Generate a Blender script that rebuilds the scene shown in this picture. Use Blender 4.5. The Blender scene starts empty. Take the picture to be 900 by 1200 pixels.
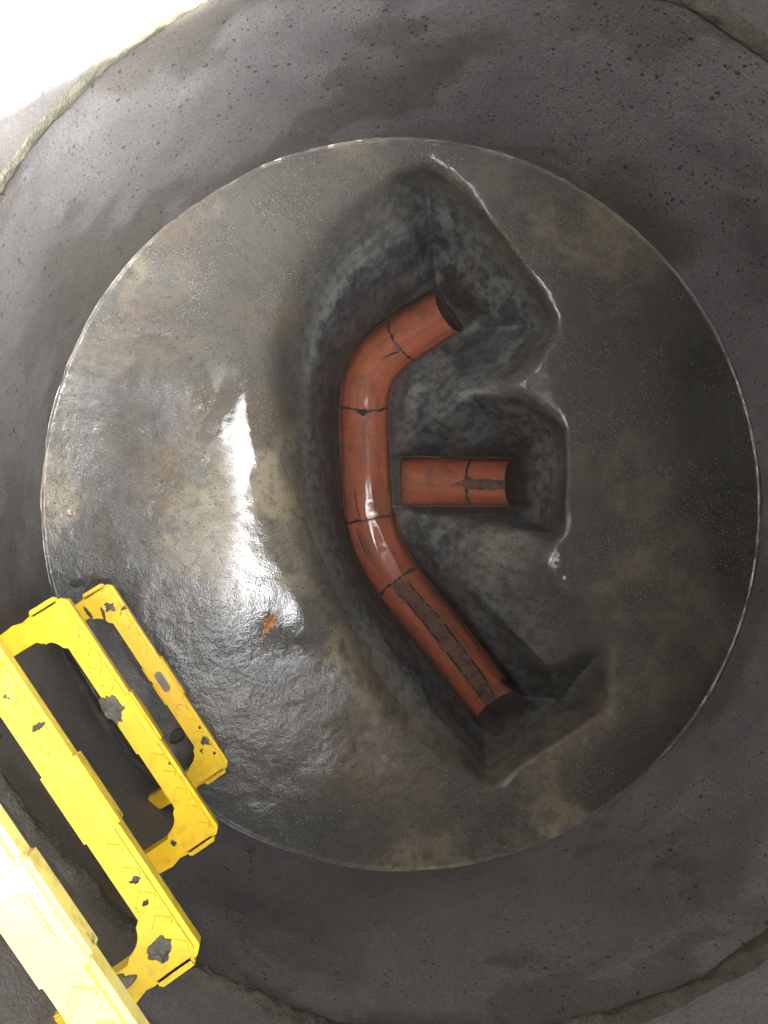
import bpy, bmesh, math, random
import numpy as np
from mathutils import Vector, Matrix, noise
from mathutils.geometry import delaunay_2d_cdt

random.seed(7)
rng = np.random.default_rng(7)
scn = bpy.context.scene
COL = scn.collection

# ------------------------------------------------------------------ camera
NX, NY, F, CX, CY, H = 307.2, 631.13, 902.4, -.2672, -.0656, 1.2359
zw = -Vector((NX-450, -(NY-600), -F)).normalized()
xw = (Vector((1, 0, 0)) - zw*zw.x).normalized()
yw = zw.cross(xw)
CAMP = Vector((CX, CY, H))
R = .6                                   # chamber radius
ZJ = .432                                # joint between the two rings


def ray(px, py):
    c = Vector((px-450, -(py-600), -F))
    return Vector((c.dot(xw), c.dot(yw), c.dot(zw)))


def hit(px, py, z):
    d = ray(px, py)
    return CAMP + d*((z-H)/d.z)


def proj(P):
    d = Vector(P)-CAMP
    c = xw*d.x + yw*d.y + zw*d.z
    return 450 - F*c.x/c.z, 600 + F*c.y/c.z


cam = bpy.data.cameras.new('camera')
cam.sensor_fit = 'VERTICAL'
cam.sensor_height = 36
cam.lens = F/1200*36
cam.clip_start = .02
cam.clip_end = 3000
co = bpy.data.objects.new('camera', cam)
COL.objects.link(co)
M3 = Matrix((xw, yw, zw))                # rows are the world axes seen from the camera
co.matrix_world = Matrix.Translation(CAMP) @ M3.to_4x4()
scn.camera = co

# ------------------------------------------------------------------ helpers


def tag(o, label=None, cat=None, group=None, kind=None):
    if label: o['label'] = label
    if cat: o['category'] = cat
    if group: o['group'] = group
    if kind: o['kind'] = kind
    return o


def empty(name, loc=(0, 0, 0), rz=0):
    o = bpy.data.objects.new(name, None)
    o.location = loc
    o.rotation_euler = (0, 0, rz)
    o.empty_display_size = .05
    COL.objects.link(o)
    return o


def mesh_obj(name, verts, faces, mat, parent=None, smooth=True):
    me = bpy.data.meshes.new(name)
    me.from_pydata([tuple(v) for v in verts], [], [tuple(f) for f in faces])
    me.materials.append(mat)
    if smooth: me.shade_smooth()
    o = bpy.data.objects.new(name, me)
    COL.objects.link(o)
    if parent: o.parent = parent
    return o


def bm_obj(name, bm, mat, parent=None, smooth=False):
    me = bpy.data.meshes.new(name)
    bmesh.ops.recalc_face_normals(bm, faces=bm.faces)
    bm.to_mesh(me)
    bm.free()
    me.materials.append(mat)
    me.shade_smooth()
    if not smooth: me.set_sharp_from_angle(angle=math.radians(38))
    o = bpy.data.objects.new(name, me)
    COL.objects.link(o)
    if parent: o.parent = parent
    return o


def np_grid_mesh(name, P, quads, mat, parent=None, attrs=None, uv=None, sharp=None):
    me = bpy.data.meshes.new(name)
    me.vertices.add(len(P))
    me.vertices.foreach_set('co', P.astype(np.float32).ravel())
    me.loops.add(len(quads)*4)
    me.loops.foreach_set('vertex_index', quads.astype(np.int32).ravel())
    me.polygons.add(len(quads))
    me.polygons.foreach_set('loop_start', np.arange(0, len(quads)*4, 4, dtype=np.int32))
    me.update(calc_edges=True)
    me.validate()
    for k, v in (attrs or {}).items():
        a = me.attributes.new(k, 'FLOAT', 'POINT')
        a.data.foreach_set('value', v.astype(np.float32))
    if uv is not None:
        a = me.attributes.new('flow', 'FLOAT_VECTOR', 'POINT')
        a.data.foreach_set('vector', uv.astype(np.float32).ravel())
    me.materials.append(mat)
    me.shade_smooth()
    if sharp: me.set_sharp_from_angle(angle=math.radians(sharp))
    o = bpy.data.objects.new(name, me)
    COL.objects.link(o)
    if parent: o.parent = parent
    return o


def vnoise(x, y, z, seed=0):
    """vectorised value noise in 0..1"""
    def hsh(i, j, k):
        n = (i*374761393 + j*668265263 + k*2147483647 + seed*974711) & 0xffffffff
        n = ((n ^ (n >> 13))*1274126177) & 0xffffffff
        n = ((n ^ (n >> 16))*2246822519) & 0xffffffff
        return ((n ^ (n >> 15)) & 0xffff)/65535.
    xi, yi, zi = (np.floor(v).astype(np.int64) for v in (x, y, z))
    fx, fy, fz = x-xi, y-yi, z-zi
    fx, fy, fz = (v*v*(3-2*v) for v in (fx, fy, fz))
    r = 0
    for a in (0, 1):
        for b in (0, 1):
            for c in (0, 1):
                w = (fx if a else 1-fx)*(fy if b else 1-fy)*(fz if c else 1-fz)
                r = r + w*hsh(xi+a, yi+b, zi+c)
    return r


def fbm(x, y, z, o=4, seed=0):
    r, a, t = 0, 1., 0
    for i in range(o):
        r = r + a*vnoise(x*2**i, y*2**i, z*2**i, seed+i)
        t += a
        a *= .5
    return r/t


# ------------------------------------------------------------------ materials
class NT:
    def __init__(self, name):
        m = bpy.data.materials.new(name)
        m.use_nodes = True
        self.m, self.t = m, m.node_tree
        self.b = self.t.nodes['Principled BSDF']

    def n(self, typ, **kw):
        nd = self.t.nodes.new(typ)
        for k, v in kw.items():
            if k.startswith('_'): setattr(nd, k[1:], v)
            else: self.set(nd.inputs[k.replace('__', ' ')], v)
        return nd

    def set(self, sock, v):
        if isinstance(v, bpy.types.NodeSocket): self.t.links.new(v, sock)
        else: sock.default_value = v

    def coords(self, scale=(1, 1, 1), attr=None):
        if attr:
            s = self.n('ShaderNodeAttribute', _attribute_name=attr).outputs['Vector']
        else:
            s = self.n('ShaderNodeTexCoord').outputs['Object']
        mp = self.n('ShaderNodeMapping', Vector=s, Scale=scale)
        return mp.outputs[0]

    def noise(self, scale, detail=5, rough=.6, vec=None, dist=0):
        return self.n('ShaderNodeTexNoise', Vector=vec if vec is not None else self.coords(), Scale=scale,
                      Detail=detail, Roughness=rough, Distortion=dist).outputs['Fac']

    def ramp(self, fac, stops):
        r = self.n('ShaderNodeValToRGB', Fac=fac)
        e = r.color_ramp.elements
        while len(e) < len(stops): e.new(.5)
        for k, (p, c) in enumerate(stops):
            e[k].position = p
            e[k].color = (*c, 1) if isinstance(c, tuple) else (c, c, c, 1)
        return r.outputs[0]

    def mix(self, fac, a, b, mode='MIX'):
        m = self.t.nodes.new('ShaderNodeMix')
        m.data_type = 'RGBA'
        m.blend_type = mode
        self.set(m.inputs[0], fac)
        for s, v in ((m.inputs[6], a), (m.inputs[7], b)):
            self.set(s, (*v, 1) if isinstance(v, tuple) and len(v) == 3 else v)
        return m.outputs[2]

    def math(self, op, a, b=0.):
        m = self.n('ShaderNodeMath', _operation=op)
        self.set(m.inputs[0], a)
        self.set(m.inputs[1], b)
        return m.outputs[0]

    def attr(self, name):
        return self.n('ShaderNodeAttribute', _attribute_name=name).outputs['Fac']

    def bump(self, h, dist, strength=1., normal=None):
        b = self.n('ShaderNodeBump', Height=h, Distance=dist, Strength=strength)
        if normal is not None: self.set(b.inputs['Normal'], normal)
        return b.outputs[0]

    WETK = .38                              # everything down here is soaked: darker than its dry colour

    def fin(self, col, rough, normal=None, coat=0, coat_rough=.05, coat_normal=None, spec=.5):
        b = self.b
        if not self.m.name.startswith('yellow') and self.m.name not in ('cast_concrete', 'trodden_earth'):
            k = {'pale_concrete': .62, 'terracotta_pipe': .80, 'wet_silt': .7, 'cement_splash': .6, 'dead_leaf': .8, 'benching_cement': .54}.get(self.m.name, self.WETK)
            col = tuple(c*k for c in col[:3]) if isinstance(col, tuple) else self.mix(1., col, (k, k, k), 'MULTIPLY')
        self.set(b.inputs['Base Color'], (*col, 1) if isinstance(col, tuple) and len(col) == 3 else col)
        self.set(b.inputs['Roughness'], rough)
        self.set(b.inputs['Specular IOR Level'], spec)
        if normal is not None: self.set(b.inputs['Normal'], normal)
        if coat is not 0:
            self.set(b.inputs['Coat Weight'], coat)
            self.set(b.inputs['Coat Roughness'], coat_rough)
            self.set(b.inputs['Coat IOR'], 1.5)
            cn = coat_normal if coat_normal is not None else normal
            if cn is not None: self.set(b.inputs['Coat Normal'], cn)
        return self.m


def pits(t, scale, thr, keep, vec=None):
    """scattered blow-holes: 1 in a pit, 0 outside"""
    base = vec if vec is not None else t.coords()
    wob = t.n('ShaderNodeTexNoise', Vector=base, Scale=scale*1.6, Detail=2).outputs['Color']
    v = t.n('ShaderNodeVectorMath', _operation='MULTIPLY_ADD')
    t.set(v.inputs[0], wob)
    v.inputs[1].default_value = (.9/scale,)*3
    t.set(v.inputs[2], base)
    vo = t.n('ShaderNodeTexVoronoi', Vector=v.outputs[0], Scale=scale)
    col = t.n('ShaderNodeSeparateColor', Color=vo.outputs['Color'])
    th = t.math('MULTIPLY', col.outputs[1], thr)
    inside = t.math('SUBTRACT', th, vo.outputs['Distance'])
    inside = t.n('ShaderNodeMapRange', Value=inside, **{'From__Max': .06}).outputs[0]
    sel = t.math('LESS_THAN', col.outputs[0], keep)
    return t.math('MULTIPLY', inside, sel)


def mat_wall(name, c1, c2, stain, wet):
    t = NT(name)
    n1, n2, sm = t.attr('n1'), t.attr('n2'), t.attr('stain')
    n3 = t.noise(240, 3, .65)
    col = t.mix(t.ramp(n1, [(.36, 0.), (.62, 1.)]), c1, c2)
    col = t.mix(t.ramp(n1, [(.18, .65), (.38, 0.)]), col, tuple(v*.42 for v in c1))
    col = t.mix(t.math('MULTIPLY', t.ramp(n2, [(.45, 0.), (.72, 1.)]), .4), col, tuple(v*1.28 for v in c2))
    col = t.mix(t.math('MULTIPLY', sm, stain), col, (.17, .150, .105))
    col = t.mix(t.math('MULTIPLY', t.ramp(n3, [(.42, 1.), (.56, 0.)]), .35), col, tuple(v*.45 for v in c1))
    p = pits(t, 120, .40, .20)
    p2 = pits(t, 230, .42, .30)
    pp = t.math('MAXIMUM', p, p2)
    col = t.mix(t.math('MULTIPLY', pp, .9 if name.startswith('damp') else .3), col, (.035, .033, .03))
    h = t.math('SUBTRACT', t.math('MULTIPLY', n3, .30), t.math('MULTIPLY', pp, .8))
    nb = t.bump(h, .006, 1.)
    return t.fin(col, t.ramp(n2, [(.3, .40), (.7, .62)]), nb, wet, .22)


def mat_bench():
    t = NT('benching_cement')
    n1, n2, n3 = t.attr('n1'), t.attr('n2'), t.attr('n3')
    n4 = t.noise(400, 2, .5)
    col = t.ramp(n1, [(.34, (.125, .119, .104)), (.45, (.195, .176, .138)), (.54, (.33, .278, .19)), (.66, (.42, .36, .25))])
    col = t.mix(t.math('MULTIPLY', t.ramp(n2, [(.46, 0.), (.58, 1.)]), .6), col, (.115, .112, .10))
    col = t.mix(t.math('MULTIPLY', t.ramp(t.attr('rust'), [(.50, 0.), (.66, 1.)]), .40), col, (.24, .165, .09))
    pit, st, st2, near = t.attr('pit'), t.attr('st'), t.attr('st2'), t.attr('near')
    pc = t.ramp(st2, [(.34, (.255, .262, .262)), (.5, (.30, .308, .304)), (.66, (.36, .366, .356))])
    pc = t.mix(t.math('MULTIPLY', t.ramp(st, [(.40, 1.), (.54, 0.)]), .6), pc, (.075, .079, .084))
    pc = t.mix(t.ramp(t.attr('stb'), [(.36, .35), (.5, 0.)]), pc, (.08, .084, .090))
    pc = t.mix(t.ramp(t.attr('stb'), [(.54, 0.), (.66, .45)]), pc, (.40, .41, .40))
    pc = t.mix(t.ramp(n2, [(.38, .2), (.43, 0.)]), pc, (.085, .086, .085))
    pc = t.mix(t.ramp(n3, [(.38, .35), (.5, 0.)]), pc, (.07, .07, .07))
    pc = t.mix(t.ramp(n3, [(.55, 0.), (.66, .35)]), pc, (.42, .42, .40))
    pc = t.mix(t.math('MULTIPLY', near, t.ramp(st, [(.35, .2), (.65, .7)])), pc, (.20, .095, .075))
    col = t.mix(pit, col, pc)
    col = t.mix(t.attr('grime_shade'), col, (.045, .041, .037))  # painted pit shade and right-hand falloff, together with real grime
    sp = pits(t, 230, .42, .2)
    col = t.mix(t.math('MULTIPLY', sp, .75), col, (.045, .04, .035))
    col = t.mix(t.math('MULTIPLY', t.ramp(n3, [(.36, 1.), (.46, 0.)]), .35), col, (.09, .085, .075))
    col = t.mix(t.math('MULTIPLY', t.ramp(n4, [(.60, 0.), (.70, 1.)]), t.ramp(n2, [(.42, .04), (.6, .45)])), col, (.60, .54, .45))
    col = t.mix(t.math('MULTIPLY', t.ramp(n4, [(.32, 1.), (.44, 0.)]), .5), col, (.06, .057, .05))
    h = t.math('SUBTRACT', t.math('MULTIPLY', n4, .45), t.math('MULTIPLY', sp, .5))
    nb = t.bump(h, .0030, .7)
    cb = t.n('ShaderNodeBump', Height=h, Distance=.0016, Strength=t.attr('ruffle')).outputs[0]
    return t.fin(col, t.ramp(n2, [(.3, .50), (.7, .75)]), nb, t.attr('wet'), t.attr('gloss'), cb, .22)


Q_WET = (.43, .664)                       # stretch of the main channel that carries a film of water


def mat_clay(dark=False):
    t = NT('terracotta_pipe' if not dark else 'terracotta_pipe_inside')
    fl = t.coords((6, 60, 1), 'flow')
    st = t.n('ShaderNodeTexNoise', Vector=fl, Scale=1., Detail=5, Roughness=.6).outputs['Fac']
    n2 = t.noise(40, 5, .7)
    col = t.ramp(st, [(.3, (.25, .080, .045)), (.48, (.38, .118, .064)), (.72, (.45, .155, .090))])
    if dark: col = t.mix(.8, col, (.03, .02, .016))
    grime_shade = t.ramp(t.noise(22, 7, .7, dist=.5), [(.47, 0.), (.66, 1.)])
    col = t.mix(t.math('MULTIPLY', grime_shade, .65), col, (.13, .085, .065))
    sc = t.ramp(t.n('ShaderNodeTexNoise', Vector=t.coords((25, 240, 1), 'flow'), Scale=1., Detail=3, Roughness=.6).outputs['Fac'], [(.62, 0.), (.7, 1.)])
    col = t.mix(t.math('MULTIPLY', sc, .55), col, (.07, .045, .035))
    # sludge tide marks towards the lips
    tt = t.n('ShaderNodeSeparateXYZ', Vector=t.n('ShaderNodeAttribute', _attribute_name='flow').outputs['Vector']).outputs['Z']
    lip = t.math('ADD', tt, t.math('MULTIPLY', t.math('SUBTRACT', n2, .5), .5))
    col = t.mix(t.math('MULTIPLY', t.ramp(lip, [(.60, 0.), (1., 1.)]), .85), col, (.09, .07, .06))
    nb = t.bump(t.math('ADD', t.math('MULTIPLY', n2, .5), t.math('MULTIPLY', st, .5)), .0010, .6)
    q = t.n('ShaderNodeSeparateXYZ', Vector=t.n('ShaderNodeAttribute', _attribute_name='flow').outputs['Vector']).outputs['X']
    w1 = t.n('ShaderNodeMapRange', Value=q, **{'From__Min': Q_WET[0], 'From__Max': Q_WET[0]+.03}).outputs[0]
    w2 = t.n('ShaderNodeMapRange', Value=q, **{'From__Min': Q_WET[1], 'From__Max': Q_WET[1]-.01}).outputs[0]
    cw = t.math('MAXIMUM', t.math('MULTIPLY', w1, w2), t.ramp(t.noise(30, 3, .6), [(.55, .04), (.7, .5)]))
    cw = t.math('MULTIPLY', cw, t.ramp(tt, [(.80, 1.), (.92, 0.)]))
    return t.fin(col, .6, nb, cw, .012, t.bump(n2, .0004, .25), .2)


def mat_simple(name, c1, c2, scale, rough, bumpd=.001, coat=0, speck=None, cr=.1):
    t = NT(name)
    n = t.noise(scale, 6, .65)
    col = t.mix(t.ramp(n, [(.35, 0.), (.65, 1.)]), c1, c2)
    if speck:
        col = t.mix(t.math('MULTIPLY', pits(t, scale*6, .4, .3), .8), col, speck)
    nb = t.bump(t.math('ADD', n, t.math('MULTIPLY', t.noise(scale*7, 4, .6), .6)), bumpd, .9)
    return t.fin(col, rough, nb, coat, cr)


def mat_yellow(name='yellow_plastic', ca=(.95, .64, .018), cb=(.92, .55, .015)):
    t = NT(name)
    n = t.noise(30, 6, .7)
    g = t.ramp(n, [(.66, 0.), (.72, 1.)])
    n2 = t.noise(9, 4, .6)
    col = t.mix(t.ramp(n2, [(.35, 0.), (.7, 1.)]), ca, cb)
    col = t.mix(t.math('MULTIPLY', t.ramp(t.noise(42, 7, .75), [(.52, 0.), (.70, 1.)]), .55), col, (.42, .22, .02))
    col = t.mix(t.math('MULTIPLY', g, .85), col, (.11, .09, .07))
    nb = t.bump(t.math('ADD', t.noise(220, 3, .6), t.math('MULTIPLY', g, .8)), .0007, .6)
    return t.fin(col, t.ramp(g, [(0., .30), (1., .75)]), nb)


WALL_LOW = mat_wall('damp_concrete', (.315, .300, .300), (.41, .392, .388), .55, .04)
WALL_UP = mat_wall('pale_concrete', (.20, .188, .182), (.27, .255, .245), .35, .0)
BENCH = mat_bench()
CLAY = mat_clay()
CLAY_IN = mat_clay(True)  # darker copy with the bore's shade in its colour, not assigned
HAUNCH = mat_simple('haunch_cement', (.18, .18, .17), (.46, .45, .42), 60, .6, .004, .8, (.5, .48, .45), .08)
YEL = mat_yellow()
YEL_B = mat_yellow('yellow_plastic_lit', (.95, .71, .075), (.93, .64, .05))  # brighter copies: overexposure of the upper rungs is put into their colour
YEL_C = mat_yellow('yellow_plastic_overexposed', (.95, .80, .26), (.93, .76, .18))
MORTAR = mat_simple('joint_mortar', (.085, .080, .052), (.18, .170, .115), 30, .75, .005, .2, (.04, .04, .035), .25)
SEALM = mat_simple('stained_mortar', (.10, .085, .075), (.20, .185, .17), 60, .7, .002)
GROUT = mat_simple('pipe_joint_cement', (.05, .047, .042), (.12, .112, .10), 60, .6, .001, .5)
CRACK = mat_simple('crack_dark', (.018, .015, .013), (.04, .033, .028), 90, .7)
SILT = mat_simple('wet_silt', (.045, .026, .018), (.25, .115, .06), 60, .5, .006, .9, (.40, .30, .22), .06)
MUD = mat_simple('cement_splash', (.15, .135, .12), (.33, .30, .27), 45, .8, .006, .15, (.06, .055, .05), .3)
DARKSTONE = mat_simple('wet_pebble', (.10, .095, .085), (.20, .185, .16), 90, .55, .003, .25, (.05, .05, .045), .2)
GRIT = mat_simple('sand_grain', (.30, .24, .17), (.5, .45, .38), 20, .35, .0005, .9, None, .05)
AMBER = mat_simple('amber_reflector', (.30, .20, .10), (.42, .30, .17), 60, .15, .0004, .9, None, .03)
LEAFM = mat_simple('dead_leaf', (.40, .14, .035), (.55, .25, .08), 60, .5, .0008, .3)
GROUND = mat_simple('trodden_earth', (.14, .11, .08), (.24, .20, .15), 4, .9, .01)
SLABM = mat_simple('cast_concrete', (.12, .115, .11), (.18, .17, .16), 8, .8, .002)
WATER = NT('channel_water')
wb = WATER.noise(55, 3, .5)
WATER.fin((.75, .22, .11), .10, WATER.bump(wb, .00008, .2), 1., .0)
WATER = WATER.m

# ------------------------------------------------------------------ channel centre lines
ZS, PR = -.33, .05                         # springing level and inner radius of the half pipe


def catmull(pts, n=14):
    P = [pts[0]*2-pts[1]] + pts + [pts[-1]*2-pts[-2]]
    out = []
    for i in range(1, len(P)-2):
        for k in range(n):
            u = k/n
            a, b, c, d = P[i-1:i+3]
            out.append(.5*((2*b)+(c-a)*u+(2*a-5*b+4*c-d)*u*u+(3*b-a-3*c+d)*u**3))
    out.append(P[-2])
    return out


def polyline(px):
    c = catmull([hit(x, y, ZS).to_2d() for x, y in px])
    a = np.array([tuple(p) for p in c])
    s = np.concatenate([[0], np.cumsum(np.linalg.norm(np.diff(a, axis=0), axis=1))])
    n = int(s[-1]/.004)
    u = np.linspace(0, s[-1], n)
    return np.stack([np.interp(u, s, a[:, 0]), np.interp(u, s, a[:, 1])], 1), u


MAIN_PX = [(526, 364), (499, 381), (472, 398), (447, 419), (432, 445), (427, 474), (428.5, 540), (434, 607), (446, 646), (468, 682), (507, 731), (545.5, 780.5), (584, 830)]
SIDE_PX = [(602, 565), (575, 565), (530, 564.5), (467, 564)]
main, ms = polyline(MAIN_PX)
side, ss = polyline(SIDE_PX)


def near_s(path, s, px):
    p = hit(px[0], px[1], ZS)
    k = np.argmin((path[:, 0]-p.x)**2+(path[:, 1]-p.y)**2)
    return s[k]


def frame(path, s, q):
    """centre, tangent and left normal at arclength q (extrapolates past the ends)"""
    q0 = min(max(q, s[0]), s[-1])
    c = Vector((np.interp(q0, s, path[:, 0]), np.interp(q0, s, path[:, 1])))
    a, b = max(q0-.006, s[0]), min(q0+.006, s[-1])
    t = Vector((np.interp(b, s, path[:, 0])-np.interp(a, s, path[:, 0]), np.interp(b, s, path[:, 1])-np.interp(a, s, path[:, 1]))).normalized()
    c = c + t*(q-q0)
    return c, t, Vector((-t.y, t.x))


def on_pipe(path, s, q, ang, r=PR, lift=0):
    """point on the pipe wall; ang 0 = invert, +-pi/2 = lips, positive towards the left normal"""
    c, t, n = frame(path, s, q)
    rr = r-lift
    return Vector((c.x+n.x*math.sin(ang)*rr, c.y+n.y*math.sin(ang)*rr, ZS-math.cos(ang)*rr))


def pipe_mesh(name, path, s, q0, q1, a0, a1, parent, r=PR, lift=0, mat=None, lip=.0032, na=28):
    """a length of half (or full) pipe with its wall thickness"""
    n = max(2, int((q1-q0)/.005)+1)
    V, Q, U = [], [], []
    prof = []
    for k in range(na+1):
        prof.append((a0+(a1-a0)*k/na, 0))
    back = [(a1, lip), (a0, lip)] if abs(a1-a0) < 6 else []
    cols = prof + [(a1-(a1-a0)*k/na, lip) for k in range(na+1)]
    for i in range(n):
        q = q0+(q1-q0)*i/(n-1)
        for ang, out in cols:
            V.append(on_pipe(path, s, q, ang, r+out, lift))
            U.append((q, ang*PR, abs(ang)/(math.pi/2)))
    m = len(cols)
    for i in range(n-1):
        for k in range(m):
            k2 = (k+1) % m
            Q.append((i*m+k, i*m+k2, (i+1)*m+k2, (i+1)*m+k))
    for k in range(na):                     # end rims
        a, b, c, d = k, k+1, m-2-k, m-1-k
        Q.append((a, d, c, b))
        o = (n-1)*m
        Q.append((o+a, o+b, o+c, o+d))
    ob = np_grid_mesh(name, np.array([tuple(v) for v in V]), np.array(Q), mat or CLAY, parent, uv=np.array(U), sharp=50)
    return ob


def squash(ob):
    """cement packed over the crown of a buried pipe end"""
    for v in ob.data.vertices:
        if v.co.z > ZS: v.co.z = ZS+(v.co.z-ZS)*.38
    return ob


# ------------------------------------------------------------------ benching (cement floor with the channel pit)
def pz(lst, closed=False):
    return [(x, y, z) for x, y, z in lst]


ridge = [(498, 190, -.012), (545, 222, -.018), (598, 285, -.020), (628, 330, -.022), (653, 378, -.026), (634, 412, -.030), (610, 440, -.045),
         (616, 466, -.045), (662, 502, -.030), (664, 560, -.030), (657, 627, -.030), (642, 660, -.034), (672, 700, -.030), (712, 755, -.026), (714, 828, -.020),
         (645, 874, -.018), (571, 923, -.014), (525, 893, -.020), (455, 838, -.026), (412, 772, -.026), (388, 712, -.024), (364, 645, -.024),
         (342, 575, -.022), (332, 505, -.014), (325, 440, -.008), (330, 380, -.010), (355, 312, -.022), (400, 247, -.020), (450, 207, -.014)]
midc = [(560, 893, -.055), (512, 838, -.115), (465, 775, -.135), (425, 708, -.150), (396, 640, -.160), (378, 570, -.150), (368, 500, -.140),
        (366, 440, -.130), (380, 378, -.125), (420, 312, -.115), (468, 250, -.075)]
LZ = -.322
left_e = [(513, 341), (484, 359), (457, 377), (428, 402), (408, 432), (397.5, 473), (398.5, 540), (405, 608), (419, 653), (444, 695), (484, 746), (525, 795), (565, 843)]
right_e = [(538, 387), (512, 402), (487, 419), (466, 440), (456.5, 475), (458.5, 540), (463, 606), (472, 636), (491, 668), (528, 717), (565, 766), (603, 817)]
side_t = [(600, 536.5), (550, 536), (500, 536.5), (474, 539)]
side_b = [(601, 593.5), (550, 593), (500, 591.5), (474, 589)]
c0, t0, n0 = frame(main, ms, 0)
crown0 = proj((c0.x, c0.y, ZS+.05)); crown1 = proj((*frame(main, ms, ms[-1])[0], ZS+.05)); crown2 = proj((*frame(side, ss, 0)[0], ZS+.05))
CP, EDG = [], []


def addp(p):
    CP.append(p)
    return len(CP)-1


def addl(lst, closed=False):
    ids = [addp(p) for p in lst]
    for a, b in zip(ids, ids[1:]): EDG.append((a, b))
    if closed: EDG.append((ids[-1], ids[0]))
    return ids


ri = addl(ridge, True)
mi = addl(midc)
le = addl([(x, y, LZ) for x, y in left_e])
re_ = addl([(x, y, LZ) for x, y in right_e])
st_ = addl([(x, y, LZ) for x, y in side_t])
sb_ = addl([(x, y, LZ) for x, y in side_b])
EDG += [(le[0], re_[0]), (le[-1], re_[-1]), (st_[0], sb_[0])]
cr5 = addl([(645, 510, -.13), (622, 524, -.245)]); EDG += [(ri[8], cr5[0]), (cr5[1], st_[0])]
cr6 = addl([(642, 620, -.13), (622, 607, -.245)]); EDG += [(ri[10], cr6[0]), (cr6[1], sb_[0])]
un = addl([(482, 508, -.275), (520, 485, -.185), (552, 460, -.110), (585, 446, -.062)]); EDG.append((un[-1], ri[6]))
cr1 = addl([(502, 235, -.135), (507, 290, -.250)]); EDG += [(ri[0], cr1[0]), (cr1[1], le[0])]
cr2 = addl([(612, 383, -.185), (572, 386, -.275)]); EDG += [(ri[4], cr2[0]), (cr2[1], re_[0])]
cr3 = addl([(655, 822, -.185), (625, 819, -.275)]); EDG += [(ri[14], cr3[0]), (cr3[1], re_[-1])]
cr4 = addl([(567, 895, -.12), (566, 868, -.235)]); EDG += [(ri[16], cr4[0]), (cr4[1], le[-1])]
ln = addl([(486, 597, -.30), (530, 606, -.225), (590, 617, -.125)]); EDG.append((ln[-1], ri[10]))
lw = addl([(503, 640, -.24), (545, 684, -.165), (592, 730, -.130), (640, 780, -.090)])
addp((560, 645, -.125)); addp((615, 672, -.065)); addp((548, 742, -.275)); addp((592, 785, -.250)); addp((560, 412, -.262)); addp((500, 455, -.262))
addp((455, 330, -.215)); addp((425, 370, -.235)); addp((490, 300, -.19))
for k in range(96):                       # rim and the plateau
    a = 2*math.pi*k/96
    for rr, z in ((.66, .0), (.60, .0)):
        CP.append((*proj((rr*math.cos(a), rr*math.sin(a), z)), z))
for px, py, pz_ in [(288, 440, .001), (290, 500, -.006), (298, 560, -.012), (312, 620, -.015), (326, 680, -.017), (338, 740, -.017), (352, 790, -.017), (360, 730, -.018), (230, 440, .0)]:
    CP.append((px, py, pz_))
for px, py in [(130, 500), (200, 350), (330, 230), (170, 650), (250, 800), (330, 880), (450, 960), (600, 970), (760, 830), (820, 650), (830, 500), (770, 350), (690, 260), (420, 190), (230, 500), (250, 640), (265, 720)]:
    P = hit(px, py, 0)
    CP.append((px, py, -.006 if px < 600 else -.012))
vv = [Vector((p[0], p[1])) for p in CP]
res = delaunay_2d_cdt(vv, EDG, [], 0, 1e-4)
tv = np.array([tuple(v) for v in res[0]])
tz = []
for k, orig in enumerate(res[3]):
    if orig: tz.append(CP[orig[0]][2])
    else:
        p = tv[k]
        j = np.argsort([(c[0]-p[0])**2+(c[1]-p[1])**2 for c in CP])[:2]
        tz.append(np.mean([CP[i][2] for i in j]))
tz = np.array(tz)
ST = 1.6                                   # sampling step, in pixels of the survey photograph
x0, x1, y0, y1 = 20, 925, 135, 1050
gx = np.arange(x0, x1, ST)
gy = np.arange(y0, y1, ST)
GX, GY = np.meshgrid(gx, gy)
Z = np.zeros_like(GX)
for tri in res[2]:
    a, b, c = tv[tri[0]], tv[tri[1]], tv[tri[2]]
    i0, i1 = max(0, int((min(a[0], b[0], c[0])-x0)/ST)), min(len(gx), int((max(a[0], b[0], c[0])-x0)/ST)+2)
    j0, j1 = max(0, int((min(a[1], b[1], c[1])-y0)/ST)), min(len(gy), int((max(a[1], b[1], c[1])-y0)/ST)+2)
    if i0 >= i1 or j0 >= j1: continue
    X, Y = GX[j0:j1, i0:i1], GY[j0:j1, i0:i1]
    det = (b[1]-c[1])*(a[0]-c[0])+(c[0]-b[0])*(a[1]-c[1])
    if abs(det) < 1e-9: continue
    w0 = ((b[1]-c[1])*(X-c[0])+(c[0]-b[0])*(Y-c[1]))/det
    w1 = ((c[1]-a[1])*(X-c[0])+(a[0]-c[0])*(Y-c[1]))/det
    w2 = 1-w0-w1
    m = (w0 >= -1e-6) & (w1 >= -1e-6) & (w2 >= -1e-6)
    Z[j0:j1, i0:i1][m] = (w0*tz[tri[0]]+w1*tz[tri[1]]+w2*tz[tri[2]])[m]


def blur(A, sig):
    r = int(sig*3)+1
    k = np.exp(-.5*(np.arange(-r, r+1)/sig)**2)
    k /= k.sum()
    P = np.pad(A, r, mode='edge')
    P = sum(k[i]*P[i:i+A.shape[0], :] for i in range(2*r+1))
    return sum(k[i]*P[:, i:i+A.shape[1]] for i in range(2*r+1))


Zs, Zb = blur(Z, 1.5), blur(Z, 9.)
Zl = blur(Z, 4.2)


def unproj(GX, GY, Z):
    D = np.stack([(GX-450), -(GY-600), -F*np.ones_like(GX)], -1)
    W = np.stack([D@np.array(xw), D@np.array(yw), D@np.array(zw)], -1)
    return np.array(CAMP)+W*((Z-H)/W[..., 2])[..., None]


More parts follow.
